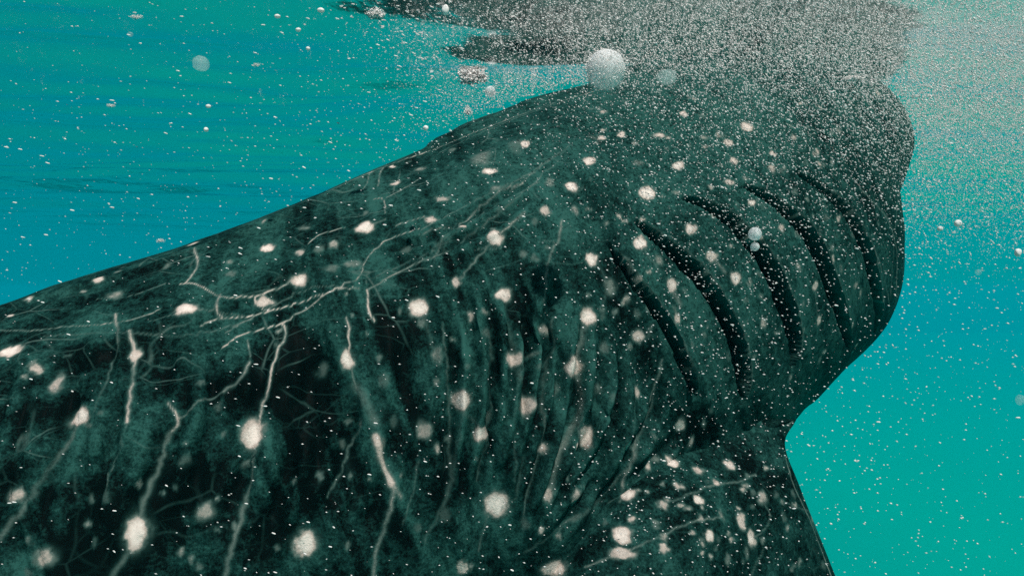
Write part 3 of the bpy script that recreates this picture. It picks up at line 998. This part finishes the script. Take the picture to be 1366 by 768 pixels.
def ball(seg=12, ring=8, rough=0.12, seed=0):
    V, F = [(0, 0, 1)], []
    for r in range(1, ring):
        a = math.pi * r / ring
        for s in range(seg):
            b = 2 * math.pi * s / seg
            V.append((math.sin(a) * math.cos(b), math.sin(a) * math.sin(b), math.cos(a)))
    V.append((0, 0, -1))
    V = np.array(V)
    V = V * (1 + rough * (1.2 * vnoise(V * 1.9 + 7, seed) + 0.8 * vnoise(V * 4.3 + 7, seed + 3) - 1.0))[:, None]
    for s in range(seg):
        F.append((0, 1 + s, 1 + (s + 1) % seg))
        e = 1 + (ring - 2) * seg
        F.append((e + (s + 1) % seg, e + s, len(V) - 1))
    for r in range(ring - 2):
        for s in range(seg):
            a, b = 1 + r * seg + s, 1 + r * seg + (s + 1) % seg
            F.append((a, a + seg, b + seg)); F.append((a, b + seg, b))
    return V, np.array(F)


from mathutils import Matrix
speck_meshes = []
for k in range(5):
    V, F = ball(6, 4, 0.3, 20 + k)
    o = mesh_from("speck", V, F, M_SPECK)
    speck_meshes.append(o.data)
    bpy.data.objects.remove(o)


def on_body(i):
    j = on_skin(sx[i], sy[i])
    return j is not None and math.hypot(ax[j] - sx[i], ay[j] - sy[i]) < 6


for i in single:
    o = bpy.data.objects.new("speck", speck_meshes[int(i) % 5])
    COL.objects.link(o)
    R = Matrix((dirv[i], up[i], bn[i])).transposed().to_4x4()
    o.matrix_world = Matrix.Translation(Vector(sp[i])) @ R @ Matrix.Diagonal((size[i] * elong[i], size[i], size[i], 1))
    if sp[i][2] > -0.22:
        tag(o, "small white speck adrift close beneath the rippled surface", "speck", "white specks just under the surface")
    elif on_body(i):
        tag(o, "small white speck adrift in front of the dark spotted skin", "speck", "white specks before the shark")
    else:
        tag(o, "small white speck adrift in open turquoise water", "speck", "white specks in the open water")

# larger bubbles, flecks and one backscatter blur: (px, py, radius px, depth, material, roughness of outline, stretch, label)
BIG = [
    (808, 93, 30, 1.55, M_MILK, 0.03, (1, 1, .97), "largest bubble, round and frothy white, just above the shark's back", "air_bubble", "bubble"),
    (268, 85, 11, 1.5, M_FAINT, 0.05, (1, 1, .9), "faint see-through greenish bubble in open water over the tail end", "air_bubble", "bubble"),
    (630, 102, 13, 2.75, M_SPECK, 0.28, (1.15, .7, .62), "ragged white fleck beneath the dark ripple, near the large white backscatter blur", "foam_fleck", "foam fleck"),
    (654, 122, 7, 2.7, M_MILK, 0.05, (1, 1, 1), "round pale bubble just below the ragged white fleck", "air_bubble", "bubble"),
    (594, 14, 6, 1.6, M_SPECK, 0.2, (.8, .8, 1.2), "bright white teardrop bubble at the dark ripple's upper edge", "air_bubble", "bubble"),
    (501, 19, 8, 1.8, M_SPECK, 0.3, (1.1, .8, .8), "cream ragged fleck at the tip of the dark ripple", "foam_fleck", "foam fleck"),
    (568, 171, 3.5, 1.7, M_SPECK, 0.05, (1, 1, 1), "tiny round white bubble in front of the crest's low end", "air_bubble", "bubble"),
    (624, 148, 5, 2.3, M_SPECK, 0.28, (.8, .8, 1.2), "white fleck poised on top of the shark's back crest", "foam_fleck", "foam fleck"),
    (1278, 298, 5, 1.8, M_SPECK, 0.12, (1, .9, 1), "larger of two white bubbles adrift ahead of the snout", "air_bubble", "bubble"),
    (1254, 305, 3.5, 1.8, M_SPECK, 0.12, (1, .9, 1), "smaller of two white bubbles adrift ahead of the snout", "air_bubble", "bubble"),
    (1358, 337, 5, 1.7, M_SPECK, 0.3, (.8, .8, 1.1), "lone white bubble ahead of the snout at the picture's edge", "air_bubble", "bubble"),
    (1361, 533, 7, 1.6, M_FAINT, 0.1, (.8, .9, 1), "faint pale bubble ahead of the throat at the picture's edge", "air_bubble", "bubble"),
    (1305, 363, 4, 1.9, M_FAINT, 0.1, (1, 1, 1), "faint bluish bubble below the two white ones ahead of the snout", "air_bubble", "bubble"),
    (214, 321, 3.5, 1.6, M_SPECK, 0.2, (1.3, .8, .7), "white fleck hovering just off the back's outline near the tail end", "foam_fleck", "foam fleck"),
    (182, 23, 4, 1.6, M_SPECK, 0.2, (1.6, .7, .6), "bright slanting fleck near the surface over the tail end", "foam_fleck", "foam fleck"),
    (174, 46, 3.5, 1.6, M_FAINT, 0.1, (1.1, .9, .9), "dim dot below the bright slanting fleck over the tail end", "foam_fleck", "foam fleck"),
    (148, 141, 3.3, 1.6, M_SPECK, 0.2, (1.4, .7, .6), "creamy fleck alone in blue water midway above the tail end", "foam_fleck", "foam fleck"),
    (275, 173, 3, 1.7, M_SPECK, 0.1, (1, 1, 1), "lower of two white dots below the faint greenish bubble", "air_bubble", "bubble"),
    (278, 142, 3, 1.7, M_SPECK, 0.2, (1.2, .8, .8), "upper of two white dots below the faint greenish bubble", "air_bubble", "bubble"),
    (370, 22, 3.3, 1.7, M_SPECK, 0.15, (1.2, .9, .8), "second white bubble from the top in the chain before the ripple", "air_bubble", "bubble"),
    (428, 14, 4, 1.7, M_SPECK, 0.15, (1.2, .9, .8), "topmost white bubble in the chain before the dark ripple", "air_bubble", "bubble"),
    (398, 40, 3.2, 1.7, M_SPECK, 0.15, (1.1, .9, .8), "third white bubble from the top in the chain before the ripple", "air_bubble", "bubble"),
    (411, 65, 2.8, 1.7, M_SPECK, 0.15, (1, .9, .9), "lowest white bubble in the chain before the dark ripple", "air_bubble", "bubble"),
    (342, 87, 3, 1.7, M_SPECK, 0.2, (1.4, .8, .7), "white fleck beside the faint greenish bubble, nearer the shark", "foam_fleck", "foam fleck"),
    (1138, 105, 8, 2.2, M_SPECK, 0.28, (1.5, .7, .4), "flat white fleck where the snout meets the surface", "foam_fleck", "foam fleck"),
    (1007, 312, 9, 1.7, M_MILK, 0.06, (1, 1, 1), "upper of two touching cream bubbles before the gills", "air_bubble", "bubble"),
    (1007, 329, 6, 1.7, M_MILK, 0.06, (1, 1, 1), "lower of two touching cream bubbles before the gills", "air_bubble", "bubble"),
    (890, 103, 11, 1.7, M_FAINT, 0.2, (1.2, 1, .9), "dim bubble beside the large white backscatter blur, on the snout's side", "air_bubble", "bubble"),
    (635, 205, 15, 1.9, M_FAINT, 0.3, (.8, 1, 1.3), "dim brownish smudge afloat before the shark's back", "foam_fleck", "foam fleck"),
]
def froth(name, px, py, r, d, n, fl, st=(1, 1, 1), soft=0.06):
    """a puff of many tiny flakes, thinning out at its rim, one mesh"""
    rr = r * d / FPX
    q = rng.normal(0, 1, (n, 3))
    q /= np.linalg.norm(q, axis=1)[:, None]
    q *= (rr * np.minimum(rng.random(n) ** 0.36 * (1 + soft * rng.normal(0, 1, n)), 1.35))[:, None]
    q = q * np.array(st)
    fsz = np.exp(rng.normal(math.log(fl), 0.35, n))[:, None, None]
    V = q[:, None] + OCT_V[None] * fsz * np.array([1.3, 1.0, 1.0])
    F = OCT_F[None] + (np.arange(n) * 5)[:, None, None]
    o = mesh_from(name, V.reshape(-1, 3), F.reshape(-1, 3), M_SPECK)
    o.location = at(px, py, d)
    return o


o = froth("backscatter_ball", *BIG[0][:4], 2600, 0.00105)  # backscatter glare, given shape as an added ball of white flakes
V, F = ball(32, 20, 0.03, 3)
core = mesh_from("milky_core", V * 0.86 * BIG[0][2] * BIG[0][3] / FPX, F, M_MILK)
core.parent = o
tag(o, "large round white blur of backscatter just above the shark's back", "backscatter blur")
for k, (px, py, r, d, mat, rough, st, label, name, cat) in enumerate(BIG[1:-1]):
    if name == "foam_fleck" and mat is M_SPECK:
        o = froth(name, px, py, r * 1.15, d, int(45 * r), 0.10 * r * d / FPX, (st[0] * 1.1, st[1], st[2]), 0.22)
        tag(o, label, cat, "bubbles and flecks adrift")
        continue
    V, F = ball(28 if r > 9 else 14, 18 if r > 9 else 9, rough, 40 + k)
    rr = r * d / FPX
    o = mesh_from(name, V * rr * np.array(st), F, mat)
    o.location = at(px, py, d)
    tag(o, label, cat, "bubbles and flecks adrift" )
